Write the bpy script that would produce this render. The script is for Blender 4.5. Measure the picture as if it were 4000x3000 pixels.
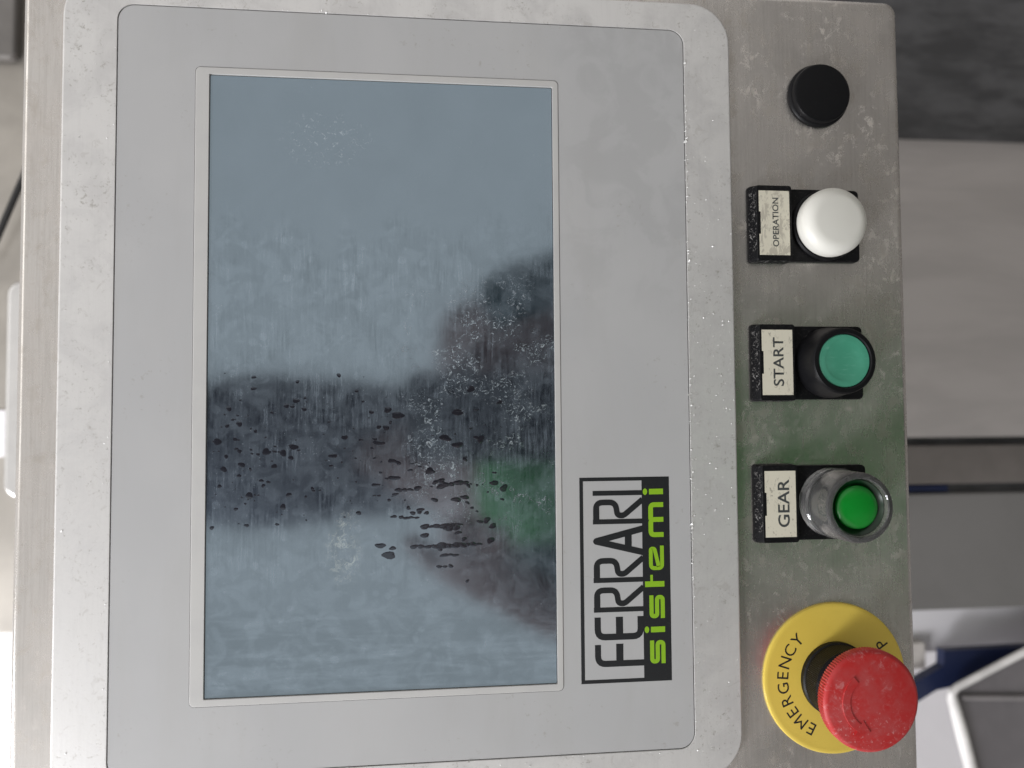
import bpy, bmesh, math, random
from mathutils import Matrix, Vector, Euler
random.seed(7)
sc = bpy.context.scene
for o in list(bpy.data.objects): bpy.data.objects.remove(o)
COL = sc.collection
MM = 0.001

# Panel frame, millimetres: x runs down the real panel (right in the picture), y to the operator's right
# (up in the picture), z out of the panel.  The panel stands upright, 1.35 m above the floor.
FRAME = Matrix(((0, 1, 0, 0), (0, 0, -1, 0), (-1, 0, 0, 1.35), (0, 0, 0, 1)))
def place(x, y, z): return FRAME @ Matrix.Translation(Vector((x, y, z)) * MM)

# ------------------------------------------------------------------ camera, world, lamps, exposure
cam = bpy.data.cameras.new('camera'); cam_o = bpy.data.objects.new('camera', cam); COL.objects.link(cam_o)
cam.sensor_fit = 'HORIZONTAL'; cam.sensor_width = 36.0; cam.lens = 36.0 * 3004 / 4000
cam.clip_start = 0.005; cam.clip_end = 60
rx, ry, rz = (math.radians(v) for v in (2.4865, -6.1207, -0.4148))
R = (Matrix.Rotation(rz, 4, 'Z') @ Matrix.Rotation(ry, 4, 'Y') @ Matrix.Rotation(rx, 4, 'X'))
cam_o.matrix_world = place(0, 0, 313) @ R
cam.dof.use_dof = True; cam.dof.focus_distance = 0.315; cam.dof.aperture_fstop = 6.5
sc.camera = cam_o

w = bpy.data.worlds.new('World'); sc.world = w; w.use_nodes = True
bgn = w.node_tree.nodes['Background']
bgn.inputs['Color'].default_value = (1.0, 0.975, 0.955, 1); bgn.inputs['Strength'].default_value = 0.68

def area(name, loc, target, sx, sy, power, color):
    l = bpy.data.lights.new(name, 'AREA'); l.shape = 'RECTANGLE'; l.size = sx; l.size_y = sy
    l.energy = power; l.color = color
    o = bpy.data.objects.new(name, l); COL.objects.link(o)
    a = FRAME @ (Vector(loc) * MM); b = FRAME @ (Vector(target) * MM)
    o.matrix_world = Matrix.Translation(a) @ (b - a).to_track_quat('-Z', 'Y').to_matrix().to_4x4()
    return o
# ceiling strip lights of the hall: one up and to the left of the operator, one farther back overhead
area('area_lamp', (-780, -820, 500), (40, 0, 0), 0.5, 0.25, 13, (0.95, 0.96, 1.0))
area('area_lamp', (-1900, 500, 1300), (0, 0, 0), 1.6, 0.6, 5, (1.0, 0.98, 0.95))
area('area_lamp', (-1100, -900, -180), (350, -250, -700), 1.4, 0.4, 17, (0.97, 0.97, 1.0))  # added fill lamp, brightens only the wall and things behind the box

sc.view_settings.view_transform = 'Standard'; sc.view_settings.look = 'None'
sc.view_settings.gamma = 1; sc.view_settings.exposure = 0.0
sc.render.engine = 'CYCLES'
sc.cycles.max_bounces = 10; sc.cycles.transmission_bounces = 8; sc.cycles.caustics_refractive = False

# ------------------------------------------------------------------ node helper
class NT:
    def __init__(s, name):
        s.m = bpy.data.materials.new(name); s.m.use_nodes = True
        s.t = s.m.node_tree; s.n = s.t.nodes; s.l = s.t.links
        s.p = s.n['Principled BSDF']; s.out = s.n['Material Output']
        tc = s.n.new('ShaderNodeTexCoord'); mp = s.n.new('ShaderNodeVectorMath'); mp.operation = 'SCALE'
        mp.inputs[3].default_value = 1000.0
        s.l.new(tc.outputs['Object'], mp.inputs[0]); s.v = mp.outputs[0]     # millimetres
    def put(s, sock, val):
        if isinstance(val, bpy.types.NodeSocket): s.l.new(val, sock)
        elif val is not None: sock.default_value = val
    def math(s, op, a, b=0.0, c=None, clamp=False):
        n = s.n.new('ShaderNodeMath'); n.operation = op; n.use_clamp = clamp
        s.put(n.inputs[0], a); s.put(n.inputs[1], b)
        if c is not None: s.put(n.inputs[2], c)
        return n.outputs[0]
    def mul(s, *a):
        r = a[0]
        for b in a[1:]: r = s.math('MULTIPLY', r, b)
        return r
    def add(s, *a):
        r = a[0]
        for b in a[1:]: r = s.math('ADD', r, b)
        return r
    def vec(s, scale=(1, 1, 1), off=(0, 0, 0), rot=(0, 0, 0)):
        n = s.n.new('ShaderNodeMapping'); s.l.new(s.v, n.inputs[0])
        n.inputs['Scale'].default_value = scale; n.inputs['Location'].default_value = off
        n.inputs['Rotation'].default_value = rot
        return n.outputs[0]
    def noise(s, scale, detail=4, rough=0.55, dist=0.0, st=(1, 1, 1), off=(0, 0, 0), rot=(0, 0, 0)):
        n = s.n.new('ShaderNodeTexNoise'); s.l.new(s.vec(st, off, rot), n.inputs['Vector'])
        n.inputs['Scale'].default_value = scale; n.inputs['Detail'].default_value = detail
        n.inputs['Roughness'].default_value = rough; n.inputs['Distortion'].default_value = dist
        return n.outputs['Fac']
    def voro(s, scale, st=(1, 1, 1), off=(0, 0, 0), feature='F1', rnd=1.0):
        n = s.n.new('ShaderNodeTexVoronoi'); n.feature = feature
        s.l.new(s.vec(st, off), n.inputs['Vector']); n.inputs['Scale'].default_value = scale
        n.inputs['Randomness'].default_value = rnd
        return n.outputs['Distance'], (n.outputs['Color'] if feature == 'F1' else None)
    def step(s, x, a, b):
        n = s.n.new('ShaderNodeMapRange'); n.interpolation_type = 'SMOOTHSTEP'
        s.put(n.inputs['Value'], x); s.put(n.inputs['From Min'], a); s.put(n.inputs['From Max'], b)
        return n.outputs['Result']
    def xyz(s):
        n = s.n.new('ShaderNodeSeparateXYZ'); s.l.new(s.v, n.inputs[0]); return n.outputs
    def mix(s, f, a, b):
        n = s.n.new('ShaderNodeMix'); n.data_type = 'RGBA'
        s.put(n.inputs['Factor'], f); s.put(n.inputs[6], c4(a)); s.put(n.inputs[7], c4(b))
        return n.outputs[2]
    def mixf(s, f, a, b):
        n = s.n.new('ShaderNodeMix'); n.data_type = 'FLOAT'
        s.put(n.inputs['Factor'], f); s.put(n.inputs[2], a); s.put(n.inputs[3], b)
        return n.outputs[0]
    def bump(s, h, strength=0.3, dist=0.1):
        n = s.n.new('ShaderNodeBump'); n.inputs['Strength'].default_value = strength
        n.inputs['Distance'].default_value = dist * MM; s.put(n.inputs['Height'], h)
        s.l.new(n.outputs[0], s.p.inputs['Normal'])
    def set(s, **k):
        for a, b in k.items():
            key = {'base': 'Base Color', 'metal': 'Metallic', 'rough': 'Roughness', 'ior': 'IOR', 'spec': 'Specular IOR Level',
                   'tint': 'Specular Tint', 'trans': 'Transmission Weight', 'coat': 'Coat Weight', 'coatr': 'Coat Roughness',
                   'sss': 'Subsurface Weight', 'sssr': 'Subsurface Radius', 'ssss': 'Subsurface Scale'}[a]
            s.put(s.p.inputs[key], c4(b) if a in ('base', 'tint') else b)
        return s.m
def c4(c):
    if isinstance(c, bpy.types.NodeSocket): return c
    return (c[0], c[1], c[2], 1)

# ------------------------------------------------------------------ materials
def m_stainless(seed=0):
    k = NT('stainless_steel'); o = (seed * 31.0, seed * 17.0, 0)
    film = k.step(k.noise(0.030, 4, 0.55, 0.5, off=o), 0.30, 0.72)
    blot = k.step(k.noise(0.16, 6, 0.66, 0.4, st=(1, 0.6, 1), off=o), 0.46, 0.72)
    fleck = k.step(k.noise(0.20, 8, 0.74, 0.5, st=(1, 0.7, 1), off=o), 0.52, 0.68)
    x, y, z = k.xyz()
    area_ = k.step(k.noise(0.022, 3, 0.5, off=(o[0] + 40, o[1], 0)), 0.36, 0.60)
    fl = k.mul(fleck, area_, k.add(0.25, k.mul(k.step(x, 60, 125), 0.3), k.mul(k.step(x, 60, 125), k.step(y, 15, 60), 0.45)))
    pit = k.step(k.noise(0.75, 3, 0.6, off=o), 0.68, 0.74)
    grain = k.noise(0.9, 4, 0.7, st=(1, 0.03, 1), off=o)
    c = k.mix(film, (0.70, 0.675, 0.645), (0.65, 0.615, 0.58))
    c = k.mix(k.mul(blot, 0.5), c, (0.43, 0.385, 0.33))
    c = k.mix(k.mul(fl, 0.55), c, (0.60, 0.53, 0.46))
    c = k.mix(k.mul(pit, 0.3), c, (0.14, 0.11, 0.08))
    c = k.mix(k.mul(k.step(grain, 0.38, 0.75), 0.32), c, (0.38, 0.36, 0.335))
    met = k.math('SUBTRACT', 0.93, k.add(k.mul(film, 0.14), k.mul(fl, 0.5), k.mul(blot, 0.12)))
    k.set(base=c, metal=met, rough=k.add(0.19, k.mul(film, 0.05), k.mul(blot, 0.05), k.mul(fl, 0.10), k.mul(grain, 0.08)))
    k.bump(k.add(k.mul(grain, 0.4), k.mul(fl, 0.5), k.mul(blot, 0.2)), 0.25, 0.12)
    return k.m
def m_bezel():
    k = NT('scuffed_aluminium'); x, y, z = k.xyz()
    cl = k.step(k.noise(0.05, 6, 0.65, 0.5), 0.40, 0.66)
    pit = k.mul(k.step(k.noise(0.5, 5, 0.75, 0.3), 0.56, 0.68), k.step(k.noise(0.05, 3, 0.5, off=(9, 0, 0)), 0.36, 0.60))
    stain = k.mul(k.step(k.noise(0.22, 5, 0.6, 1.0, off=(3, 8, 0)), 0.60, 0.68), 0.6)
    grain = k.noise(0.8, 4, 0.7, st=(1, 0.06, 1))
    c = k.mix(cl, (0.70, 0.69, 0.675), (0.61, 0.60, 0.59))
    c = k.mix(k.mul(stain, 0.55), c, (0.46, 0.44, 0.41))
    c = k.mix(k.mul(pit, 0.75), c, (0.36, 0.345, 0.31))
    c = k.mix(k.mul(k.step(grain, 0.45, 0.8), 0.18), c, (0.48, 0.47, 0.46))
    k.set(base=c, metal=0.42, rough=k.add(0.36, k.mul(cl, 0.1)))
    k.bump(k.add(k.mul(k.noise(1.1, 4, 0.7), 0.6), k.mul(pit, -0.6), k.mul(grain, 0.4)), 0.22, 0.12)
    return k.m
def m_foil():
    k = NT('grey_membrane'); x, y, z = k.xyz()
    a = k.step(k.noise(0.02, 4, 0.5, 0.4), 0.35, 0.65)
    b = k.step(k.noise(0.05, 5, 0.6, 0.2, st=(1, 0.22, 1)), 0.45, 0.7)
    wipe = k.mul(k.step(k.noise(0.045, 5, 0.6, 0.7, off=(40, 20, 0)), 0.42, 0.56), k.step(y, 25, 80), k.step(x, 45, 66))
    sm = k.mul(k.step(k.noise(0.45, 5, 0.65, 0.4), 0.6, 0.7), k.step(k.noise(0.03, 2, 0.5, off=(77, 5, 0)), 0.50, 0.62))
    c = k.mix(a, (0.455, 0.455, 0.455), (0.435, 0.436, 0.438))
    c = k.mix(k.mul(b, 0.35), c, (0.40, 0.395, 0.385))
    c = k.mix(k.mul(wipe, 0.40), c, (0.36, 0.36, 0.36))
    c = k.mix(k.mul(sm, 0.6), c, (0.33, 0.31, 0.29))
    k.set(base=c, rough=k.add(0.42, k.mul(b, 0.1)), spec=0.5)
    k.bump(k.noise(3.5, 2, 0.5), 0.08, 0.05)
    return k.m
def m_lip():
    k = NT('pale_membrane')
    b = k.step(k.noise(0.08, 4, 0.6), 0.4, 0.7)
    k.set(base=k.mix(b, (0.515, 0.51, 0.495), (0.49, 0.485, 0.475)), rough=0.45)
    k.bump(k.noise(3.5, 2, 0.5), 0.08, 0.05)
    return k.m
def m_screen():
    k = NT('dusty_touchscreen'); x, y, z = k.xyz()
    low = k.step(k.add(y, k.mul(k.math('SUBTRACT', k.noise(0.07, 5, 0.65, off=(7, 0, 0), st=(1, 0.4, 1)), 0.5), 70)), 82, 66)                       # below the clean top fifth the film is thick and streaky
    mid = k.mul(low, k.step(y, -90, -30), k.add(0.15, k.step(k.noise(0.055, 4, 0.6, 0.6, off=(14, 3, 0)), 0.38, 0.62)))
    streak = k.noise(1.0, 5, 0.75, 0.5, st=(1, 0.07, 1), rot=(0, 0, 0.05))
    streak2 = k.noise(0.5, 4, 0.7, 0.1, st=(1, 0.06, 1), rot=(0, 0, 0.25))
    cloud = k.noise(0.045, 6, 0.6, 0.5)
    cloud2 = k.noise(0.12, 5, 0.6, 0.8, off=(12, 4, 0))
    d1, col = k.voro(0.16)
    spots = k.mul(k.step(d1, 0.30, 0.22), k.step(k.noise(0.09, 2, 0.5, off=(55, 0, 0)), 0.46, 0.6))
    d2, _ = k.voro(0.42, off=(3, 3, 0))
    spots2 = k.mul(k.step(d2, 0.26, 0.18), k.step(k.noise(0.16, 3, 0.5, off=(5, 60, 0)), 0.5, 0.62))
    wide = k.noise(0.22, 4, 0.6, 0.3, st=(0.18, 1, 1), rot=(0, 0, 0.14), off=(0, 31, 0))
    dust = k.add(0.13,
                 k.mul(k.math('SUBTRACT', cloud, 0.5), 0.11),
                 k.mul(mid, k.math('SUBTRACT', k.step(streak, 0.40, 0.72), 0.40), 0.14),
                 k.mul(mid, k.math('SUBTRACT', k.step(streak2, 0.4, 0.66), 0.42), 0.05),
                 k.mul(low, k.math('SUBTRACT', k.step(cloud2, 0.42, 0.6), 0.4), 0.07),
                 k.mul(low, spots, 0.06), k.mul(low, spots2, 0.05),
                 k.mul(k.step(y, -66, -86), k.math('SUBTRACT', k.step(wide, 0.45, 0.65), 0.5), 0.10))
    clean = k.mul(k.step(k.noise(0.05, 4, 0.6, 0.8, off=(91, 12, 0)), 0.52, 0.64), k.step(x, 0, 30), low)
    dust = k.mul(dust, k.math('SUBTRACT', 1.0, k.mul(clean, 0.55)))
    crust = k.mul(k.step(k.noise(0.55, 7, 0.78, 1.2, off=(8, 2, 0)), 0.55, 0.63), k.step(k.noise(0.06, 3, 0.55, 0.3, off=(25, 66, 0)), 0.46, 0.58),
                  k.step(x, -20, 5), k.step(y, 62, 40), k.step(y, -52, -30))
    speck = k.mul(k.step(k.noise(1.4, 4, 0.7), 0.66, 0.71), k.step(k.noise(0.05, 2, 0.5, off=(2, 2, 0)), 0.42, 0.6))
    hx = k.math('POWER', k.mul(k.add(x, 41), 0.045), 2); hy = k.math('POWER', k.mul(k.math('SUBTRACT', y, 112), 0.07), 2)
    near = k.step(k.add(hx, hy), 1.0, 0.1)            # small splash near the top
    splash = k.mul(near, k.step(k.noise(0.5, 6, 0.75, 0.8, off=(31, 5, 0)), 0.56, 0.64))
    speck = k.math('MAXIMUM', speck, splash)
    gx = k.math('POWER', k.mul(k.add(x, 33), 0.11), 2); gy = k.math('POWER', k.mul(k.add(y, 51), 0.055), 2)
    lit_smear = k.mul(k.step(k.add(gx, gy, k.mul(k.noise(0.16, 4, 0.6, off=(1, 71, 0)), 1.2)), 1.5, 0.4), k.step(k.noise(0.36, 7, 0.74, 0.8, off=(61, 15, 0)), 0.46, 0.66))   # dusty patch, its lit look painted into the colour
    dust = k.math('MINIMUM', k.math('MAXIMUM', dust, 0.015), 0.6)
    c = k.mix(dust, (0.008, 0.010, 0.016), (0.50, 0.60, 0.70))
    c = k.mix(k.mul(crust, 0.65), c, (0.62, 0.68, 0.72))
    c = k.mix(k.mul(speck, 0.3), c, (0.65, 0.7, 0.74))
    c = k.mix(k.mul(lit_smear, 0.5), c, (0.58, 0.60, 0.52))
    k.set(base=c, rough=k.add(0.08, k.mul(dust, 0.12)), ior=3.6, tint=(0.69, 0.87, 1.0))
    k.bump(k.add(k.mul(crust, 0.6), speck), 0.25, 0.08)
    return k.m
def m_black(name='black_plastic', wet=1.0):
    k = NT(name)
    sp = k.mul(k.step(k.noise(1.3, 5, 0.75, 0.6), 0.60, 0.68), wet)
    dirt = k.mul(k.step(k.noise(0.28, 5, 0.65, 0.4), 0.55, 0.75), 0.5 * wet)
    c = k.mix(dirt, (0.006, 0.006, 0.007), (0.030, 0.028, 0.027))
    c = k.mix(k.mul(sp, 0.5), c, (0.20, 0.19, 0.18))
    k.set(base=c, rough=k.mixf(sp, 0.42, 0.2), spec=0.18)
    k.bump(k.add(k.noise(1.6, 4, 0.7), sp), 0.35 * wet + 0.03, 0.15)
    return k.m
def m_black_wet():
    k = NT('wet_black_plastic')
    sp = k.step(k.noise(0.60, 5, 0.8, 1.0), 0.55, 0.61)  # glints of the wet surface, painted in as pale specks
    k.set(base=k.mix(k.mul(sp, 0.5), (0.005, 0.005, 0.006), (0.42, 0.41, 0.40)), rough=k.mixf(sp, 0.5, 0.12), spec=k.mixf(sp, 0.12, 0.5))
    k.bump(k.add(k.noise(2.0, 4, 0.7), k.mul(sp, 1.2)), 0.9, 0.25)
    return k.m
def m_label(seed, dirt=0.0):
    k = NT('cream_label'); o = (seed * 13.1, seed * 7.7, 0)
    sp = k.mul(k.step(k.noise(0.75, 5, 0.7, 0.8, off=o, rot=(0, 0, 0.7), st=(1, 0.5, 1)), 0.56, 0.63), k.step(k.noise(0.14, 2, 0.5, off=o), 0.42, 0.58))
    cl = k.noise(0.2, 4, 0.6, off=o)
    c = k.mix(cl, (0.70, 0.67, 0.555), (0.65, 0.61, 0.495))
    c = k.mix(k.mul(sp, 0.65), c, (0.22, 0.20, 0.16))
    if dirt: c = k.mix(k.mul(k.step(k.noise(0.33, 6, 0.68, 0.6, rot=(0, 0, -0.6), st=(1, 0.45, 1), off=(2, 5, 0)), 0.50, 0.58), dirt), c, (0.33, 0.30, 0.25))
    k.set(base=c, rough=0.45)
    return k.m
def m_print(name, col, rough=0.5):
    k = NT(name); n = k.step(k.noise(0.9, 5, 0.7), 0.55, 0.72)
    k.set(base=k.mix(k.mul(n, 0.3), col, tuple(min(1, v * 1.25 + 0.03) for v in col)), rough=rough)
    return k.m
def m_white_cap():
    k = NT('white_plastic')
    k.set(base=k.mix(k.noise(0.12, 3), (0.72, 0.71, 0.655), (0.69, 0.68, 0.63)), rough=0.42, sss=0.15, sssr=(1, 1, 0.9), ssss=0.002)
    return k.m
def m_green_start():
    k = NT('sea_green_plastic')
    sc_ = k.mul(k.step(k.noise(0.8, 5, 0.75, 0.3, st=(0.15, 1, 1), rot=(0, 0, 0.4)), 0.58, 0.72), 0.22)
    cl = k.step(k.noise(0.10, 4, 0.5), 0.35, 0.7)
    c = k.mix(cl, (0.060, 0.285, 0.185), (0.085, 0.34, 0.23))
    k.set(base=k.mix(sc_, c, (0.32, 0.58, 0.48)), rough=k.add(0.34, k.mul(cl, 0.12)))
    k.bump(k.noise(1.5, 3), 0.1, 0.05)
    return k.m
def m_green_gear():
    k = NT('bright_green_plastic')
    k.set(base=k.mix(k.noise(0.2, 3), (0.004, 0.215, 0.018), (0.006, 0.26, 0.03)), rough=0.25, sss=0.2, sssr=(0.1, 1, 0.2), ssss=0.003)
    return k.m
def m_dark_green():
    k = NT('dark_green_plastic'); k.set(base=(0.002, 0.022, 0.006), rough=0.25); return k.m
def m_clear():
    k = NT('clear_plastic')
    sm = k.step(k.noise(0.35, 5, 0.65, 0.5), 0.45, 0.7)
    k.set(base=k.mix(sm, (0.94, 0.94, 0.94), (0.90, 0.89, 0.88)), trans=0.94, rough=k.mixf(sm, 0.06, 0.10), ior=1.45)
    k.bump(k.noise(0.3, 2, 0.5), 0.03, 0.1)
    return k.m
def m_yellow():
    k = NT('yellow_plastic')
    cl = k.noise(0.09, 4, 0.55, 0.3)
    gr = k.mul(k.step(k.noise(0.6, 5, 0.7), 0.6, 0.72), 0.25)
    c = k.mix(cl, (0.76, 0.575, 0.10), (0.69, 0.51, 0.085))
    k.set(base=k.mix(gr, c, (0.50, 0.34, 0.07)), rough=0.34)
    return k.m
def m_red():
    k = NT('red_plastic'); x, y, z = k.xyz()
    sc1 = k.mul(k.step(k.noise(0.36, 7, 0.74, 0.8), 0.52, 0.66), k.step(k.noise(0.07, 3, 0.5, off=(4, 13, 0)), 0.40, 0.62))
    sc2 = k.mul(k.step(k.noise(0.85, 6, 0.75, 0.6, off=(4, 7, 0)), 0.58, 0.66), k.step(y, 3, -13))
    haze = k.step(k.noise(0.12, 4, 0.6), 0.35, 0.7)
    c = k.mix(haze, (0.44, 0.024, 0.024), (0.42, 0.055, 0.055))
    c = k.mix(k.mul(sc1, 0.40), c, (0.60, 0.32, 0.32))
    c = k.mix(k.mul(sc2, 0.60), c, (0.68, 0.46, 0.45))
    k.set(base=c, rough=k.add(0.42, k.mul(haze, 0.12)), spec=0.32)
    k.bump(k.add(k.noise(1.8, 4, 0.7), sc1), 0.15, 0.08)
    return k.m
def m_plain(name, col, rough=0.5, metal=0.0, var=0.12, scale=0.02, st=(1, 1, 1), bump=0.0):
    k = NT(name); n = k.noise(scale, 5, 0.6, 0.3, st=st)
    a = tuple(v * (1 + var) for v in col); b = tuple(v * (1 - var) for v in col)
    k.set(base=k.mix(k.step(n, 0.35, 0.65), b, a), rough=rough, metal=metal)
    if bump: k.bump(n, bump, 1.0)
    return k.m

# ------------------------------------------------------------------ mesh helpers (all in millimetres)
def link(name, bm, m, parent=None, loc=(0, 0, 0), smooth=True, ang=35):
    me = bpy.data.meshes.new(name)
    bmesh.ops.recalc_face_normals(bm, faces=bm.faces)
    bmesh.ops.scale(bm, vec=(MM, MM, MM), verts=bm.verts)
    if smooth:
        for f in bm.faces: f.smooth = True
        for e in bm.edges:
            if len(e.link_faces) == 2 and e.calc_face_angle(0) > math.radians(ang): e.smooth = False
    bm.to_mesh(me); bm.free()
    for mm in (m if isinstance(m, (list, tuple)) else [m]): me.materials.append(mm)
    o = bpy.data.objects.new(name, me); COL.objects.link(o)
    if smooth:
        wn = o.modifiers.new('weighted_normals', 'WEIGHTED_NORMAL'); wn.keep_sharp = True; wn.weight = 100
    if parent is None: o.matrix_world = place(*loc)
    else: o.parent = parent; o.location = Vector(loc) * MM
    return o
def empty(name, loc, label=None, cat=None, group=None):
    o = bpy.data.objects.new(name, None); COL.objects.link(o); o.empty_display_size = 0.02
    o.matrix_world = place(*loc)
    return tag(o, label, cat, group)
def tag(o, label=None, cat=None, group=None, kind=None):
    if label: o['label'] = label
    if cat: o['category'] = cat
    if group: o['group'] = group
    if kind: o['kind'] = kind
    return o
def rrect(x0, x1, y0, y1, r, n=6, z=0.0, rs=None):
    pts = []
    rs = rs or (r, r, r, r)
    for (cx, cy, a0, rr) in ((x1, y1, 0, rs[0]), (x0, y1, 90, rs[1]), (x0, y0, 180, rs[2]), (x1, y0, 270, rs[3])):
        rr = max(rr, 1e-3)
        ox = cx - rr if cx == x1 else cx + rr; oy = cy - rr if cy == y1 else cy + rr
        for i in range(n + 1):
            a = math.radians(a0 + 90 * i / n)
            pts.append((ox + rr * math.cos(a), oy + rr * math.sin(a), z))
    return pts
def loops(bm, ls, cap0=True, cap1=True, mats=None):
    vs = [[bm.verts.new(p) for p in l] for l in ls]
    n = len(vs[0])
    for k, (a, b) in enumerate(zip(vs, vs[1:])):
        for i in range(n):
            f = bm.faces.new((a[i], a[(i + 1) % n], b[(i + 1) % n], b[i]))
            if mats: f.material_index = mats[k]
    if cap0: bm.faces.new(list(reversed(vs[0])))
    if cap1: bm.faces.new(vs[-1])
    return vs
def plate(bm, x0, x1, y0, y1, z0, z1, r, bev=0.3, n=6, steps=3):
    ls = [rrect(x0, x1, y0, y1, r, n, z0)]
    for i in range(steps + 1):
        a = math.pi / 2 * i / steps
        ins = bev * (1 - math.cos(a)); zz = z1 - bev + bev * math.sin(a)
        ls.append(rrect(x0 + ins, x1 - ins, y0 + ins, y1 - ins, max(r - ins, 0.02), n, zz))
    return loops(bm, ls)
def ring(bm, out, inn, z0, z1, bo=0.6, bi=0.3, n=8):
    (x0, x1, y0, y1, r) = out; (a0, a1, b0, b1, q) = inn
    ls = [rrect(x0, x1, y0, y1, r, n, z0)]
    for i in range(4):
        a = math.pi / 2 * i / 3; ins = bo * (1 - math.cos(a))
        ls.append(rrect(x0 + ins, x1 - ins, y0 + ins, y1 - ins, r - ins, n, z1 - bo + bo * math.sin(a)))
    for i in range(3):
        a = math.pi / 2 * i / 2; ins = bi * (1 - math.sin(a))
        ls.append(rrect(a0 - ins, a1 + ins, b0 - ins, b1 + ins, q + ins, n, z1 - bi + bi * math.cos(a)))
    ls.append(rrect(a0, a1, b0, b1, q, n, z0))
    vs = loops(bm, ls, False, False)
    m = len(vs[0])
    for i in range(m): bm.faces.new((vs[-1][i], vs[-1][(i + 1) % m], vs[0][(i + 1) % m], vs[0][i]))
def lathe(bm, prof, seg=96, knurl=None, cx=0, cy=0, closed=False):
    rows = []
    for j, (r, z) in enumerate(prof):
        if r < 1e-4: rows.append([bm.verts.new((cx, cy, z))]); continue
        row = []
        for i in range(seg):
            a = 2 * math.pi * i / seg; rr = r
            if knurl and j in knurl[0] and i % 2: rr = r - knurl[1]
            row.append(bm.verts.new((cx + rr * math.cos(a), cy + rr * math.sin(a), z)))
        rows.append(row)
    prs = list(zip(rows, rows[1:]))
    if closed: prs.append((rows[-1], rows[0]))
    for a, b in prs:
        for i in range(seg):
            i2 = (i + 1) % seg
            q = [a[i % len(a)], a[i2 % len(a)], b[i2 % len(b)], b[i % len(b)]]
            u = []
            for v in q:
                if v not in u: u.append(v)
            if len(u) > 2: bm.faces.new(u)
def box(bm, x0, x1, y0, y1, z0, z1):
    v = [bm.verts.new(p) for p in ((x0, y0, z0), (x1, y0, z0), (x1, y1, z0), (x0, y1, z0), (x0, y0, z1), (x1, y0, z1), (x1, y1, z1), (x0, y1, z1))]
    for f in ((3, 2, 1, 0), (4, 5, 6, 7), (0, 1, 5, 4), (1, 2, 6, 5), (2, 3, 7, 6), (3, 0, 4, 7)): bm.faces.new([v[i] for i in f])
def prism(bm, poly, z0, z1):
    loops(bm, [[(x, y, z0) for x, y in poly], [(x, y, z1) for x, y in poly]])
def tube(bm, pts, r, seg=12):
    P = [Vector(p) for p in pts]; ls = []
    for i, p in enumerate(P):
        d = (P[min(i + 1, len(P) - 1)] - P[max(i - 1, 0)]).normalized()
        u = d.orthogonal().normalized() if i == 0 else (u - d * u.dot(d)).normalized()
        v = d.cross(u); rr = r[i] if isinstance(r, (list, tuple)) else r
        ls.append([p + rr * (math.cos(2 * math.pi * k / seg) * u + math.sin(2 * math.pi * k / seg) * v) for k in range(seg)])
    loops(bm, ls)
ZI = [0.0]
def stroke(bm, pts, w, z, tf, closed=False):
    """flat band of width w along pts (reading direction u, letter height v), mitred"""
    ZI[0] += 0.0015
    P = [Vector(p) for p in pts]; n = len(P); L = []; Rr = []
    for i in range(n):
        a = P[i - 1] if (i > 0 or closed) else None; b = P[(i + 1) % n] if (i < n - 1 or closed) else None
        d1 = (P[i] - a).normalized() if a is not None else None; d2 = (b - P[i]).normalized() if b is not None else None
        if d1 is None: t = d2; s = 1
        elif d2 is None: t = d1; s = 1
        else:
            t = (d1 + d2).normalized(); s = 1 / max(0.35, t.dot(d1))
        nn = Vector((-t.y, t.x)) * (w / 2 * s)
        L.append(P[i] + nn); Rr.append(P[i] - nn)
    lv = [bm.verts.new((*tf(p), z + ZI[0])) for p in L]; rv = [bm.verts.new((*tf(p), z + ZI[0])) for p in Rr]
    for i in range(n if closed else n - 1):
        j = (i + 1) % n; bm.faces.new((lv[i], rv[i], rv[j], lv[j]))
def fillpoly(bm, pts, z, tf):
    ZI[0] += 0.0015
    bm.faces.new([bm.verts.new((*tf(p), z + ZI[0])) for p in pts])
def rnd(pts, r, n=5):
    """round the inner corners of a polyline"""
    P = [Vector(p) for p in pts]; out = [P[0]]
    for a, b, c in zip(P, P[1:], P[2:]):
        d1 = (a - b); d2 = (c - b); q = min(r, d1.length * 0.49, d2.length * 0.49)
        p1 = b + d1.normalized() * q; p2 = b + d2.normalized() * q
        for i in range(n + 1):
            t = i / n; out.append((1 - t) ** 2 * p1 + 2 * t * (1 - t) * b + t * t * p2)
    out.append(P[-1]); return out
def text_bm(body, height, length=None, embolden=0.0, lean=None):
    """outline letters as a flat mesh; centred; cap height and run length in mm"""
    cu = bpy.data.curves.new('t', 'FONT'); cu.body = body; cu.size = 10; cu.resolution_u = 4; cu.offset = embolden
    ob = bpy.data.objects.new('t', cu); COL.objects.link(ob)
    bpy.context.view_layer.update()
    me = bpy.data.meshes.new_from_object(ob.evaluated_get(bpy.context.evaluated_depsgraph_get()))
    bpy.data.objects.remove(ob); bpy.data.curves.remove(cu)
    bm = bmesh.new(); bm.from_mesh(me); bpy.data.meshes.remove(me)
    xs = [v.co.x for v in bm.verts]; ys = [v.co.y for v in bm.verts]
    sy = height / (max(ys) - min(ys)); sx = length / (max(xs) - min(xs)) if length else sy
    cx, cy = (max(xs) + min(xs)) / 2, (max(ys) + min(ys)) / 2
    for v in bm.verts: v.co = Vector(((v.co.x - cx) * sx, (v.co.y - cy) * sy, 0))
    return bm

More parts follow.
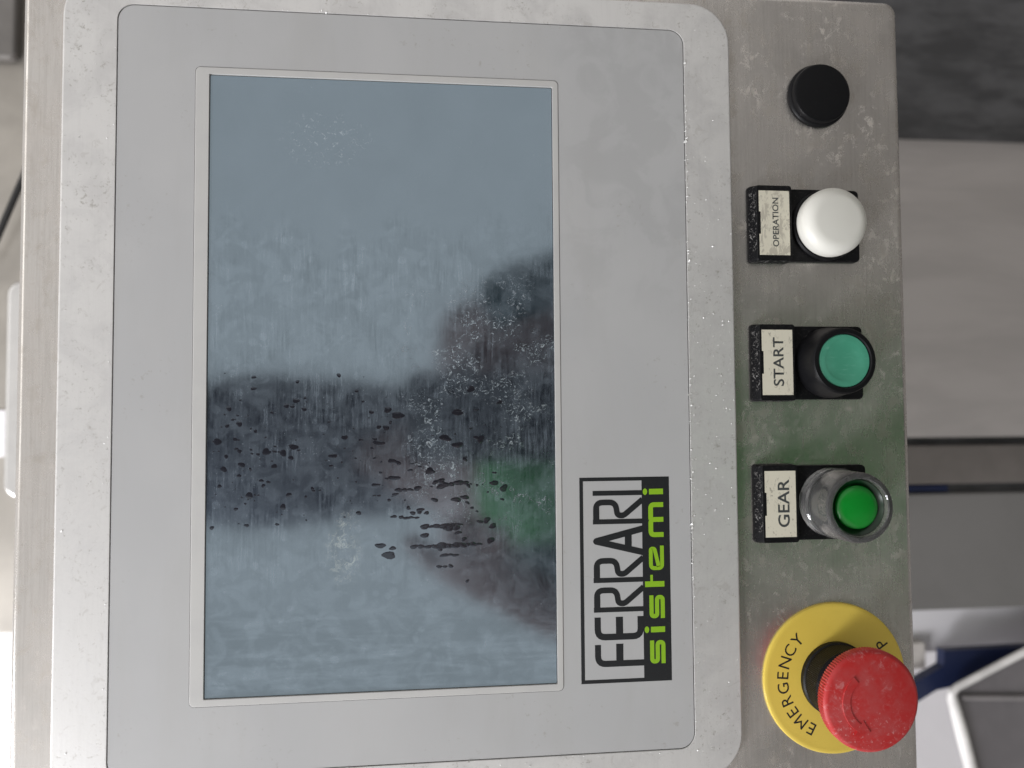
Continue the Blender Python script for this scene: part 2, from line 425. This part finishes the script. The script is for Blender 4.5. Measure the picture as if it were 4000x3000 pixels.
# ------------------------------------------------------------------ the control box
M_STEEL = m_stainless(0)
M_BLACK = m_black(); M_WET = m_black_wet(); M_MATT = m_black('matt_black_plastic', 0.15)
M_INK = m_print('black_ink', (0.009, 0.010, 0.012), 0.5)
cbox = empty('control_box', (0, 0, -90), 'stainless steel machine control box with grey touchscreen panel and a row of push buttons', 'control box')
BZ = 90   # the box front is 90 mm above the thing's base
bm = bmesh.new()
ls = [rrect(-158.2, 206.8, -215, 182.8, 5, 6, -90)]
for i in range(7):
    a = math.pi / 2 * i / 6; b = 3.2; ins = b * (1 - math.cos(a))
    ls.append(rrect(-158.2 + ins, 206.8 - ins, -215 + ins, 182.8 - ins, 6 - ins, 6, -b + b * math.sin(a)))
loops(bm, ls)
link('enclosure', bm, M_STEEL, cbox, (0, 0, BZ))

# --- touchscreen unit: bezel 3 mm proud of the box
ZT = 3.0; S_ = (313 - ZT) / 313
q = lambda v: v * S_
bm = bmesh.new()
ring(bm, (q(-143), q(129), q(-149), q(177), 17), (q(-122.5), q(108.6), q(-137), q(165), 6.5), 0.02, ZT, 0.9, 0.25, 10)
panel = link('touch_panel', bm, m_bezel(), cbox, (0, 0, BZ))
tag(panel, 'touchscreen unit in a scuffed aluminium bezel with rounded corners')
bm = bmesh.new()
ring(bm, (q(-122.2), q(108.3), q(-136.7), q(164.7), 6.2), (q(-92.6), q(54.1), q(-111.3), q(140.9), 2.0), 0.1, ZT - 0.25, 0.15, 0.1, 8)
link('membrane', bm, m_foil(), panel)
bm = bmesh.new()
ring(bm, (q(-92.5), q(54.0), q(-111.2), q(140.8), 1.95), (q(-87.2), q(51.5), q(-108.5), q(138.0), 0.3), 0.1, ZT - 0.05, 0.35, 0.1, 6)
link('screen_frame', bm, m_lip(), panel)
bm = bmesh.new()
plate(bm, q(-86.95), q(51.25), q(-108.25), q(137.75), 0.2, ZT - 0.9, 0.3, 0.05, 2, 1)
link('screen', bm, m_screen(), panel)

# water drops and runs lying on the glass, dust washed away beneath them
def blob(bm, cx, cy, r, h, z, el=1.0, rot=0.0, lump=0.2):
    n = 14; ph = [random.uniform(0, 6.28) for _ in range(3)]; h *= 0.4
    base = []; top = []
    for i in range(n):
        a = 2 * math.pi * i / n
        k = 1 + lump * (0.6 * math.sin(2 * a + ph[0]) + 0.4 * math.sin(3 * a + ph[1]))
        px, py = r * k * el * math.cos(a), r * k * math.sin(a)
        X, Y = px * math.cos(rot) - py * math.sin(rot), px * math.sin(rot) + py * math.cos(rot)
        base.append(bm.verts.new((cx + X, cy + Y, z))); top.append(bm.verts.new((cx + X * 0.7, cy + Y * 0.7, z + h * 0.8)))
    c = bm.verts.new((cx, cy, z + h))
    for i in range(n):
        j = (i + 1) % n
        bm.faces.new((base[i], base[j], top[j], top[i])); bm.faces.new((top[i], top[j], c))
bm = bmesh.new(); zg = ZT - 0.89
for _ in range(150):
    x, y = random.uniform(-84, -15), random.gauss(-12, 17)
    if -44 < y < 20: blob(bm, x, y, abs(random.gauss(0, 0.36)) + 0.18, 0.06, zg, random.uniform(1, 1.5))
for _ in range(80):
    x, y = random.uniform(-22, 30), random.gauss(-25, 18)
    if -66 < y < 12: blob(bm, x, y, abs(random.gauss(0, 0.6)) + 0.25, 0.08, zg, random.uniform(1, 2.4), random.gauss(0, 0.2), 0.3)
for (x, y, r, el) in ((-60.5, -13.2, 1.0, 3.2), (-63.8, -13.0, 1.5, 1.2), (-57.2, -13.6, 1.5, 1.1), (-74, -2, 1.2, 1.2), (-73, -18, 1.3, 1.2), (-70, -30, 1.4, 1.3),
                      (-55, -30, 1.0, 1.3), (-78, 4, 1.2, 1.1), (-56, 5, 1.0, 1.4), (-38, -15, 1.2, 1.6), (-20, -10, 1.3, 2.0), (10, -26.5, 1.1, 4.0), (14.5, -26.8, 0.7, 3.0),
                      (3, -43.5, 1.2, 4.6), (9, -43, 1.0, 3), (-4, -38, 1.0, 3), (-8, -40, 0.8, 4.0), (2, -51.5, 1.4, 6.5), (12, -51.0, 1.1, 7.5), 
                      (-14, -24, 1.2, 2.2), (-10, -29, 1.0, 2.6), (-2, -47, 1.0, 2.4), (2, -33, 0.9, 2), (6, -59.5, 0.8, 3.2), (8, -55, 0.9, 2.6)):
    if el < 2.5: blob(bm, x, y, r * 0.85, 0.1, zg, el, random.gauss(0, 0.06), 0.22)
    else:                                            # a run: beads strung along x that merge
        n = max(3, int(el * 1.1))
        for i in range(n):
            t = i / (n - 1) - 0.5
            blob(bm, x + 2 * t * r * el * 0.9, y + random.gauss(0, 0.16), r * random.uniform(0.5, 0.9), 0.08 + i * 0.002, zg + i * 0.0015, random.uniform(1.7, 2.8), random.gauss(0, 0.08), 0.25)
kd = NT('clear_water'); kd.set(base=(0.018, 0.018, 0.023), rough=0.10, ior=1.8, tint=(0.7, 0.85, 1.0))
tag(link('water_drops', bm, kd.m, panel, ang=180), kind='stuff')

# dried flakes and metal fuzz caught along the bezel edges
bm = bmesh.new()
def flake(x, y, z, r):
    a0 = random.uniform(0, 6.28); n = random.choice((4, 5, 6)); el = random.uniform(1, 2.2)
    tl = Vector((random.gauss(0, 0.6), random.gauss(0, 0.6), 1)).normalized(); u = tl.orthogonal().normalized(); v = tl.cross(u)
    vs = []
    for i in range(n):
        a = a0 + 2 * math.pi * i / n; rr = r * random.uniform(0.5, 1.15)
        vs.append(Vector((x, y, z + r * 0.45)) + u * rr * el * math.cos(a) + v * rr * math.sin(a))
    b = bm.verts.new((x, y, z - 0.05)); t = [bm.verts.new(p) for p in vs]
    bm.faces.new(t)
    for i in range(n): bm.faces.new((t[i], b, t[(i + 1) % n]))
for _ in range(210):                                    # along the right gap
    y = random.choice((random.uniform(-130, 160), random.gauss(20, 45), random.gauss(115, 20)))
    if -135 < y < 160: flake(q(108.9) + abs(random.gauss(0, 0.7)) - 0.5, y, ZT, abs(random.gauss(0, 0.20)) + 0.08)
for _ in range(330):                                    # over the right strip of the bezel
    y = random.choice((random.uniform(-145, 165), random.gauss(30, 50)))
    if -145 < y < 170: flake(random.uniform(q(109.5), q(128)), y, ZT, abs(random.gauss(0, 0.12)) + 0.05)
for _ in range(90): flake(random.uniform(q(-142), q(-123)), random.uniform(-146, 175), ZT, abs(random.gauss(0, 0.12)) + 0.05)
for _ in range(60): flake(random.uniform(-60, 120), random.choice((q(165.3), q(-137.6))) + random.gauss(0, 0.5), ZT, abs(random.gauss(0, 0.16)) + 0.07)
for _ in range(70): flake(random.uniform(-60, 120), random.uniform(q(-148), q(-138)), ZT, abs(random.gauss(0, 0.16)) + 0.06)
for _ in range(120): flake(q(-123.0) - abs(random.gauss(0, 1.5)), random.uniform(-130, 120), ZT, abs(random.gauss(0, 0.09)) + 0.05)
tag(link('residue', bm, m_plain('pale_residue', (0.80, 0.80, 0.78), 0.3, 0, 0.1, 1.0), panel, smooth=False), kind='stuff')

# --- printed emblem: u runs up the picture (reading direction), v towards the left
LX, LY, ZL = q(99.15), q(-109.0), ZT - 0.25 + 0.03
tf = lambda p: (LX - p[1] * S_, LY + p[0] * S_)
bm = bmesh.new(); Wd, Ht, BD = 83.7, 37.9, 11.7
fillpoly(bm, [(0, 0), (Wd, 0), (Wd, BD), (0, BD)], ZL, tf)
stroke(bm, [(0.75, BD - 0.5), (0.75, Ht - 0.75), (Wd - 0.75, Ht - 0.75), (Wd - 0.75, BD - 0.5)], 1.5, ZL, tf)
B0 = BD - 0.3; H = 20.7
def up(pts, du): return [(a + du, BD + b) for a, b in pts]
def letter_F(u):
    stroke(bm, rnd(up([(1.15, -0.3), (1.15, H - 1.5), (8.9, H - 1.5)], u), 3.2), 2.5, ZL, tf)
    fillpoly(bm, up([(2.0, 8.6), (9.1, 8.6), (9.1, 11.6), (2.0, 11.6)], u), ZL, tf)
def letter_E(u):
    stroke(bm, rnd(up([(9.2, 1.2), (1.15, 1.2), (1.15, H - 1.5), (9.2, H - 1.5)], u), 3.2), 2.6, ZL, tf)
    fillpoly(bm, up([(2.0, 8.6), (9.2, 8.6), (9.2, 11.6), (2.0, 11.6)], u), ZL, tf)
def letter_R(u):
    stroke(bm, up([(1.0, -0.3), (1.0, H)], u), 2.0, ZL, tf)
    stroke(bm, rnd(up([(0.3, H - 1.3), (8.9, H - 1.3), (8.9, 11.2), (3.6, 10.4), (3.3, 7.9), (9.9, -0.3)], u), 2.8, 6), 2.35, ZL, tf)
    fillpoly(bm, up([(1.0, H - 2.7), (7.0, H - 2.7), (7.0, H - 1.5), (1.0, H - 1.5)], u), ZL, tf)
def letter_A(u):
    for a in (0.9, 10.6): stroke(bm, up([(a, -0.3), (5.75, H - 1.1)], u), 2.6, ZL, tf)
    fillpoly(bm, up([(5.75 + 1.3 * math.cos(t * math.pi / 8), H - 1.3 + 1.3 * math.sin(t * math.pi / 8)) for t in range(16)], u), ZL, tf)
    fillpoly(bm, up([(2.6, 4.5), (8.9, 4.5), (8.3, 7.4), (3.2, 7.4)], u), ZL, tf)
letter_F(6.6); letter_E(17.4); letter_R(28.6); letter_R(40.6); letter_A(51.8); letter_R(64.5)
stroke(bm, up([(77.2, -0.3), (77.2, H)], 0), 2.0, ZL, tf)
link('emblem_print', bm, M_INK, panel, smooth=False)
ZI[0] = 0; bm = bmesh.new(); ZG = ZL + 0.05
def lo(pts, du): return [(a + du, 2.6 + b) for a, b in pts]
def dot(u): fillpoly(bm, [(u + 1.35 * math.cos(a * math.pi / 8), 10.3 + 0.95 * math.sin(a * math.pi / 8)) for a in range(16)], ZG, tf)
def script_s(u): stroke(bm, rnd(lo([(9.5, 5.6), (1.0, 5.6), (1.0, 3.25), (8.7, 3.25), (8.7, 0.85), (0.1, 0.85)], u), 1.6), 1.75, ZG, tf)
def script_i(u): stroke(bm, lo([(1.15, 0), (1.15, 6.0)], u), 2.3, ZG, tf); dot(u + 1.15)
script_s(7.0); script_i(19.8); script_s(25.4)
stroke(bm, lo([(39.5, 0), (39.5, 8.2)], 0), 2.3, ZG, tf); stroke(bm, lo([(39.0, 5.4), (43.3, 5.4)], 0), 1.1, ZG, tf)
stroke(bm, rnd(lo([(10.2, 0.85), (1.0, 0.85), (1.0, 5.6), (9.0, 5.6), (9.0, 4.0), (1.6, 2.3)], 45), 1.6), 1.6, ZG, tf)
stroke(bm, rnd(lo([(1.15, 0), (1.15, 5.4), (7.4, 5.4), (7.4, 0)], 58.6), 1.5), 2.0, ZG, tf)
stroke(bm, rnd(lo([(7.4, 5.4), (13.5, 5.4), (13.5, 0)], 58.6), 1.5), 2.0, ZG, tf)
script_i(76.4)
link('emblem_script', bm, m_print('lime_ink', (0.25, 0.47, 0.015), 0.45), panel, smooth=False)

# --- push buttons
UP = Matrix.Rotation(math.pi / 2, 4, 'Z')
def legend(part, body, cap_h, length, seed, dx, bold=0.0, dirt=0.0):
    bm = bmesh.new()            # base plate plus raised label holder with a sloping, wet upper side
    plate(bm, -32.6, 15.4, -15.6, 15.6, 0.02, 2.2, 2.0, 0.4, 5, 2)
    ls = [rrect(-34.2, -16.2, -16.3, 16.3, 1.2, 4, 0.02), rrect(-34.0, -16.2, -16.3, 16.3, 1.2, 4, 1.6), rrect(-31.9, -16.4, -16.0, 16.0, 1.0, 4, 5.1), rrect(-31.6, -16.7, -15.7, 15.7, 0.9, 4, 5.3)]
    loops(bm, ls, mats=[0, 1, 0])
    holder = link('legend_plate', bm, [M_BLACK, M_WET], part)
    bm = bmesh.new()
    prism(bm, [(-30.9, -13.7), (-17.5, -13.7), (-17.5, 13.7), (-30.9, 13.7), (-30.9, 4.8), (-30.2, 4.7), (-30.2, -4.7), (-30.9, -4.8)], 5.0, 5.36)
    link('legend_insert', bm, m_label(seed, dirt), part, smooth=False)
    bm = text_bm(body, cap_h, length, bold); bmesh.ops.transform(bm, matrix=UP, verts=bm.verts)
    link('lettering', bm, m_print('grey_ink', (0.055, 0.06, 0.06), 0.5), part, (dx, 0.3, 5.39), smooth=False)

HX = 169.2
# white mushroom button
bm = bmesh.new(); lathe(bm, [(0, 1.0), (15.2, 1.0), (15.2, 3.4), (14.6, 4.0), (0, 4.0)], 72)
b1 = link('push_button', bm, M_BLACK, cbox, (HX, 81, BZ)); tag(b1, 'white domed push button on the black holder marked OPERATION', group='push buttons on the control box')
legend(b1, 'OPERATION', 2.7, 20.8, 3, -23.7, 0.15, 0.55)
bm = bmesh.new()
pr = [(0, 3.9), (13.6, 3.9), (14.1, 4.6), (14.3, 6.0)]
for i in range(9):
    a = math.pi / 2 * i / 8; pr.append((8.8 + 5.5 * math.cos(a), 8.6 + 5.0 * math.sin(a)))
pr += [(6, 13.8), (3.5, 13.9), (0, 13.95)]
lathe(bm, pr, 96); link('cap', bm, m_white_cap(), b1, ang=60)
# flush green button in a black collar
def collar_profile(r0, r1, h, ri, depth):
    return [(r0, 1.0), (r0, 4.0), (r0 - 0.5, 5.0), (r1 + 0.2, h - 2.4), (r1, h - 0.7), (r1 - 0.5, h - 0.1), (r1 - 1.1, h), (ri + 0.5, h), (ri, h - 0.4), (ri, depth)]
bm = bmesh.new(); lathe(bm, collar_profile(15.0, 13.6, 15.5, 11.1, 6), 96)
b2 = link('push_button', bm, M_MATT, cbox, (HX, 22, BZ)); tag(b2, 'flush sea green push button in a black collar marked START', group='push buttons on the control box')
legend(b2, 'START', 4.6, 20.4, 5, -23.8, 0.13)
bm = bmesh.new(); lathe(bm, [(10.95, 6), (10.95, 14.7), (10.6, 15.05), (8.6, 15.0), (8.2, 14.75), (5, 14.45), (0, 14.35)], 96)
link('cap', bm, m_green_start(), b2)
# illuminated green button in a clear guard
bm = bmesh.new()
lathe(bm, [(14.6, 2.3), (14.6, 7.5), (13.9, 8.2), (13.9, 9.0), (14.3, 9.6), (14.1, 22.5), (13.6, 23.8), (12.8, 24.2),
           (11.9, 24.2), (11.5, 23.8), (11.4, 16.0), (11.4, 2.3)], 96, closed=True)
b3 = link('push_button', bm, m_clear(), cbox, (HX, -37, BZ)); tag(b3, 'bright green push button in a clear plastic guard marked GEAR', group='push buttons on the control box')
legend(b3, 'GEAR', 5.1, 19.8, 9, -22.9, 0.13)
bm = bmesh.new(); lathe(bm, [(11.3, 2.3), (11.3, 21.8), (10.9, 22.0), (9.6, 20.8), (8.75, 20.4)], 72)
link('sleeve', bm, m_dark_green(), b3)
bm = bmesh.new(); lathe(bm, [(11.33, 8.5), (11.37, 8.5), (11.37, 14.5), (11.33, 14.5)], 72, closed=True)
link('gasket', bm, m_plain('pale_gasket', (0.62, 0.68, 0.62), 0.5), b3)
bm = bmesh.new(); lathe(bm, [(8.7, 12), (8.7, 21.2), (8.5, 21.7), (7.6, 22.4), (6.2, 22.8), (3.5, 23.1), (0, 23.2)], 72)
link('cap', bm, m_green_gear(), b3)
# blanking plug
bm = bmesh.new(); lathe(bm, [(13.6, 0.02), (13.7, 1.4), (13.3, 2.0), (12.7, 2.3), (12.7, 4.2), (12.4, 4.8), (11.6, 5.2), (0, 5.3)], 96)
pl = link('blanking_plug', bm, M_MATT, cbox, (HX - 1.2, 138, BZ)); tag(pl, 'round black blanking plug with no marking above the white button')
# emergency stop
bm = bmesh.new()
pr = [(0, 19.5), (13, 19.5), (17.0, 20.6), (19.0, 22.4), (19.4, 23.2), (19.6, 26.6), (19.4, 27.5), (18.9, 28.2), (17.8, 28.7), (9, 29.3), (0, 29.5)]
lathe(bm, pr, 220, (range(3, 6), 0.42))
es = link('emergency_stop_button', bm, m_red(), cbox, (HX, -110.6, BZ)); tag(es, 'scuffed red mushroom emergency stop button on a round yellow plate')
bm = bmesh.new()
lathe(bm, [(31.3, 0.02), (31.3, 0.8), (31.0, 1.35), (30.3, 1.6), (29.4, 1.55), (27.5, 1.5), (12, 1.5)], 128)
link('legend_disc', bm, m_yellow(), es)
bm = bmesh.new(); lathe(bm, [(15.3, 1.4), (15.3, 3.6), (14.8, 4.2), (14.4, 12.5), (12.6, 13.5), (12.0, 21)], 240, (range(2, 4), 0.16))
link('collar', bm, M_BLACK, es)
bm = bmesh.new()
def arc_word(word, a0, a1, r, inward):
    for i, ch in enumerate(word):
        a = math.radians(a0 + (a1 - a0) * i / (len(word) - 1))
        g = text_bm(ch, 4.9); rot = a + math.pi / 2 if inward else a - math.pi / 2
        Mx = Matrix.Translation((r * math.cos(a), r * math.sin(a), 1.55)) @ Matrix.Rotation(rot, 4, 'Z')
        bmesh.ops.transform(g, matrix=Mx, verts=g.verts)
        me = bpy.data.meshes.new('t'); g.to_mesh(me); g.free(); bm.from_mesh(me); bpy.data.meshes.remove(me)
arc_word('EMERGENCY', 241, 135, 23.2, False)
link('lettering', bm, M_INK, es, smooth=False)
bm = bmesh.new(); arc_word('STOP', -32, 33, 24.8, True)
link('lettering', bm, M_INK, es, smooth=False)
bm = bmesh.new()                                  # raised turn-to-release arrow on the cap
def band(a0, a1, ri, ro, z0, z1, n=18):
    A = [math.radians(a0 + (a1 - a0) * i / n) for i in range(n + 1)]
    poly = [(ro * math.cos(a), ro * math.sin(a)) for a in A] + [(ri * math.cos(a), ri * math.sin(a)) for a in reversed(A)]
    lo_ = [(x, y, z0) for x, y in poly]; hi = [(x * 0.995, y * 0.995, z1) for x, y in poly]
    loops(bm, [lo_, hi])
band(128, 236, 9.6, 12.6, 28.4, 29.62)
A = math.radians(236); B = math.radians(262)
tri = [(14.2 * math.cos(A), 14.2 * math.sin(A)), (8.0 * math.cos(A), 8.0 * math.sin(A)), (11.3 * math.cos(B), 11.3 * math.sin(B))]
prism(bm, tri, 28.4, 29.61)
link('arrow', bm, es.data.materials[0], es)

# ------------------------------------------------------------------ machine and things behind the box
M_SHEET = m_plain('brushed_steel_sheet', (0.48, 0.45, 0.435), 0.5, 0.35, 0.06, 0.035, (0.22, 1, 1))
M_DARKENED = m_plain('darkened_steel', (0.10, 0.10, 0.105), 0.6, 0.3, 0.3, 0.05, (0.3, 1, 1))  # dark reflection painted into the steel colour; the core shares it
M_GREYP = m_plain('grey_painted_steel', (0.18, 0.174, 0.168), 0.5, 0.1, 0.06, 0.01)
M_WHITE = m_plain('white_enamel', (0.78, 0.76, 0.78), 0.4, 0, 0.03, 0.01)
M_BEIGE = m_plain('beige_plastic', (0.60, 0.56, 0.52), 0.5)
M_NAVY = m_plain('navy_plastic', (0.006, 0.012, 0.045), 0.45)
M_TUB = m_plain('grey_tub_plastic', (0.16, 0.15, 0.155), 0.5, 0, 0.08, 0.02)
M_RIM = m_plain('pale_rim_plastic', (0.72, 0.70, 0.68), 0.35)

cab = empty('steel_cabinet', (600, 100, -420), 'brushed steel machine cabinet below the control box with a dark reflection painted on its upper side', 'cabinet')
def at(x, y, z): return (x - 600, y - 100, z + 420)
bm = bmesh.new()                                   # front sheet that bends away at its right end, shaped to darken the reflection there
prof = [(-20, -300), (165, -300)]
for i in range(1, 15): a = math.radians(60 * i / 14); prof.append((165 + 106 * math.sin(a), -300 - 106 * (1 - math.cos(a))))
back = [(y, z - 4) for y, z in reversed(prof)]
poly = prof + back
v0 = [bm.verts.new((120 - 600, y - 100, z + 420)) for y, z in poly]; v1 = [bm.verts.new((900 - 600, y - 100, z + 420)) for y, z in poly]
for i in range(len(poly)):
    j = (i + 1) % len(poly); bm.faces.new((v0[i], v0[j], v1[j], v1[i]))
bm.faces.new(v0[::-1]); bm.faces.new(v1)
link('front_sheet', bm, M_SHEET, cab)
bm = bmesh.new(); plate(bm, *(120 - 600, 900 - 600), 215 - 100, 620 - 100, -368 + 420, -356 + 420, 2, 1)
tag(link('darkened_side', bm, M_DARKENED, cab), 'steel side painted dark as a reflection')
bm = bmesh.new(); plate(bm, 120 - 600, 900 - 600, -60 - 100, -27 - 100, -330 + 420, -304 + 420, 2, 1.5)
link('trim_strip', bm, m_plain('taupe_steel', (0.22, 0.20, 0.187), 0.45, 0.5, 0.08, 0.02), cab)
bm = bmesh.new(); plate(bm, 120 - 600, 900 - 600, -166 - 100, -68 - 100, -330 + 420, -302 + 420, 2, 2)
link('side_panel', bm, M_GREYP, cab)
bm = bmesh.new(); plate(bm, 120 - 600, 900 - 600, -160 - 100, 150 - 100, -420 + 420, -311 + 420, 2, 1)
link('core', bm, M_DARKENED, cab)
bm = bmesh.new(); plate(bm, 380 - 600, 442 - 600, -67.4 - 100, -61 - 100, -330 + 420, -306 + 420, 0.5, 0.4)
tag(link('seal', bm, M_NAVY, cab), 'short navy blue seal in the cabinet joint')

wall = bmesh.new(); box(wall, -900, 1500, -1500, 1500, -720, -700)
tag(link('wall', wall, M_WHITE), kind='structure')
fl = bmesh.new(); box(fl, 1350, 1400, -2500, 2500, -1500, 3500)
tag(link('floor', fl, m_plain('grey_floor', (0.20, 0.19, 0.18), 0.5, 0, 0.15, 0.004)), kind='structure')

bm = bmesh.new(); plate(bm, 100, 900, -215, -168, -420, -345, 4, 3)
tag(link('white_post', bm, M_WHITE), 'white upright post beside the grey cabinet panel', 'post')
bm = bmesh.new(); plate(bm, 300, 437, -226, -202, -380, -335, 2, 2)
tag(link('beige_block', bm, M_BEIGE), 'small beige block behind the red stop button', 'block')
bm = bmesh.new()
prism(bm, [(380, -243), (437, -216), (438, -203), (560, -202), (560, -216), (470, -230), (430, -236), (380, -262)], -322, -312)
tag(link('navy_strap', bm, M_NAVY), 'navy blue strap running behind the red stop button', 'strap')
tub = empty('plastic_tub', (520, -300, -330), 'grey plastic tub with a pale rounded rim at the bottom right', 'tub')
def rimline(pts, r, nm): 
    b = bmesh.new(); tube(b, [(x - 520, y + 300, z + 330) for x, y, z in pts], r, 14); return link(nm, b, M_RIM, tub)
rimline([(455, -330, -296), (447, -296, -295), (438, -262, -294), (430.5, -236, -293), (430, -231, -292), (434, -227, -292), (470, -210, -290), (505, -194.5, -289), (560, -170, -288), (640, -134, -286)],
        [5, 5, 5, 4.2, 3.4, 3.0, 3.0, 3.0, 3.0, 3.0], 'rim')
bm = bmesh.new(); prism(bm, [(x - 520, y + 300) for x, y in ((458, -330), (449, -296), (433, -235), (436, -229), (505, -198), (640, -138), (640, -330))], 29, 34)
link('tub_wall', bm, M_TUB, tub)
bm = bmesh.new(); tube(bm, [(x - 520, y + 300, 36) for x, y in ((440, -236), (500, -239), (640, -246))], 2.4, 10); link('ridge', bm, m_plain('tub_ridge', (0.24, 0.225, 0.225), 0.5), tub)

# left of the box (really above it)
bm = bmesh.new(); plate(bm, -620, -290, -162, 520, -330, -318, 2, 1)
tag(link('backplate', bm, m_plain('taupe_sheet_steel', (0.36, 0.335, 0.30), 0.5, 0.6, 0.12, 0.012)), 'taupe steel back plate seen beyond the left edge of the box', 'steel plate')
bm = bmesh.new(); plate(bm, -318, -292, -58, 106, -312, -302, 11, 3, 8, 4)
tag(link('pull_handle', bm, m_plain('polished_steel', (0.75, 0.74, 0.73), 0.22, 0.9, 0.05)), 'flat polished steel pull handle with rounded ends past the left edge of the box', 'handle')
bm = bmesh.new()
tube(bm, [(-296, 222, -306), (-308, 186, -304), (-316, 162, -302), (-325, 138, -302), (-338, 110, -303)], 2.6, 12)
tag(link('black_cable', bm, m_plain('black_rubber', (0.02, 0.02, 0.02), 0.5)), 'black cable crossing the steel back plate at the upper left', 'cable')
bm = bmesh.new(); plate(bm, -640, -318, 280, 420, -316, -308, 6, 3)  # dark plate added where the back plate fades darker at its corner
tag(link('dark_plate', bm, m_plain('dark_taupe_steel', (0.15, 0.14, 0.13), 0.6, 0.2)), 'dark plate in the top left corner', 'plate')

bm = bmesh.new(); plate(bm, -420, -319, -28, 8, -317.9, -316.5, 2, 0.5)  # added white plate, stands in for a bright glare past the handle
tag(link('glare_plate', bm, M_WHITE), 'white plate painted as a bright glare beside the pull handle', 'glare plate')

# ------------------------------------------------------------------ the operator whose reflection shows in the screen and the steel
ph = bmesh.new(); plate(ph, -18, 140, -37, 37, 318, 326, 9, 1.5)
tag(link('mobile_phone', ph, m_plain('black_glass', (0.012, 0.012, 0.013), 0.15)), 'black mobile phone held up in front of the touchscreen', 'phone')
def skin(name, verts, edges, m, parent=None, sub=2):
    me = bpy.data.meshes.new(name); me.from_pydata([Vector(v[:3]) * MM for v in verts], edges, [])
    o = bpy.data.objects.new(name, me); COL.objects.link(o)
    if parent is None: o.matrix_world = place(0, 0, 0)
    else: o.parent = parent
    md = o.modifiers.new('skin', 'SKIN'); md.use_smooth_shade = True
    for i, v in enumerate(verts):
        s = me.skin_vertices[0].data[i]; s.radius = (v[3] * MM, (v[4] if len(v) > 4 else v[3]) * MM); s.use_root = (i == 0)
    ss = o.modifiers.new('sub', 'SUBSURF'); ss.levels = sub; ss.render_levels = sub
    me.materials.append(m); return o
BODY = [(520, -50, 640, 150, 100), (330, -50, 640, 140, 95), (120, -50, 625, 165, 100), (10, -46, 615, 70, 60), (-55, -42, 610, 52), (-110, -38, 590, 50, 58), (-190, -37, 600, 60, 70), (-270, -37, 600, 62, 76), (-318, -37, 610, 38, 46),
        (60, 100, 610, 60), (200, 150, 580, 48), (310, 190, 520, 42), (215, 135, 440, 34), (125, 76, 378, 26), (75, 58, 348, 26, 15),
        (75, -165, 610, 60), (240, -215, 580, 48), (330, -235, 520, 42), (205, -225, 450, 34), (95, -165, 385, 26), (38, -124, 350, 28, 15),
        (700, 20, 640, 85), (1010, 25, 640, 58), (1290, 25, 650, 42), (1325, 25, 560, 34), (700, -120, 640, 85), (1010, -125, 640, 58), (1290, -125, 650, 42), (1325, -125, 560, 34)]
EDG = [(0, 1), (1, 2), (2, 3), (3, 4), (4, 5), (5, 6), (6, 7), (7, 8), (2, 9), (9, 10), (10, 11), (11, 12), (12, 13), (13, 14), (2, 15), (15, 16), (16, 17), (17, 18), (18, 19), (19, 20),
       (0, 21), (21, 22), (22, 23), (23, 24), (0, 25), (25, 26), (26, 27), (27, 28)]
def hand(root, side, cx, cy):
    for dx, L in ((-22, 1.0), (-8, 1.12), (7, 1.05), (21, 0.85)):
        n = len(BODY)
        BODY.append((cx + dx * 0.9, cy - side * 12, 340, 9)); BODY.append((cx + dx, cy - side * 30 * L, 332, 8.5)); BODY.append((cx + dx, cy - side * 40 * L, 329, 7.5))
        EDG.extend([(root, n), (n, n + 1), (n + 1, n + 2)])
    n = len(BODY)
    BODY.append((cx - 26, cy + side * 4, 352, 11)); BODY.append((cx - 44, cy - side * 12, 346, 9.5)); BODY.append((cx - 56, cy - side * 26, 338, 8.5))
    EDG.extend([(root, n), (n, n + 1), (n + 1, n + 2)])
hand(14, 1, 75, 58); hand(20, -1, 38, -124)
person = skin('person', BODY, EDG, m_plain('skin', (0.19, 0.115, 0.10), 0.5))
tag(person, 'person in a green work jacket holding up a phone, mirrored in the dark screen', 'person')
GREEN = m_plain('green_cloth', (0.05, 0.17, 0.05), 0.8); NAVYC = m_plain('dark_teal_cloth', (0.014, 0.036, 0.036), 0.8)
JV = [(900, -50, 640, 175, 125), (540, -50, 640, 172, 122), (330, -50, 640, 158, 112), (120, -50, 625, 170, 118), (20, -46, 615, 84, 72)]
skin('jacket', JV, [(0, 1), (1, 2), (2, 3), (3, 4)], GREEN, person)
skin('sleeve', [(60, 100, 610, 78), (200, 150, 580, 61), (310, 190, 520, 54), (215, 135, 440, 45), (145, 92, 394, 37)], [(0, 1), (1, 2), (2, 3), (3, 4)], NAVYC, person)
skin('sleeve', [(75, -165, 610, 78), (240, -215, 580, 61), (330, -235, 520, 54), (205, -225, 450, 45), (125, -182, 405, 37)], [(0, 1), (1, 2), (2, 3), (3, 4)], NAVYC, person)
skin('hood', [(30, -40, 640, 80, 60), (-60, -38, 640, 86, 84), (-150, -37, 604, 96, 88), (-250, -37, 596, 98, 92), (-325, -37, 630, 60, 66)], [(0, 1), (1, 2), (2, 3), (3, 4)], m_plain('dark_knit', (0.03, 0.03, 0.04), 0.8), person)
TV = [(500, -50, 640, 158, 112), (600, -50, 640, 150, 110), (720, 22, 640, 98), (1010, 25, 640, 72), (1270, 25, 650, 60), (720, -122, 640, 98), (1010, -125, 640, 72), (1270, -125, 650, 60)]
skin('trousers', TV, [(0, 1), (1, 2), (2, 3), (3, 4), (1, 5), (5, 6), (6, 7)], m_plain('dark_trousers', (0.03, 0.035, 0.05), 0.8), person)
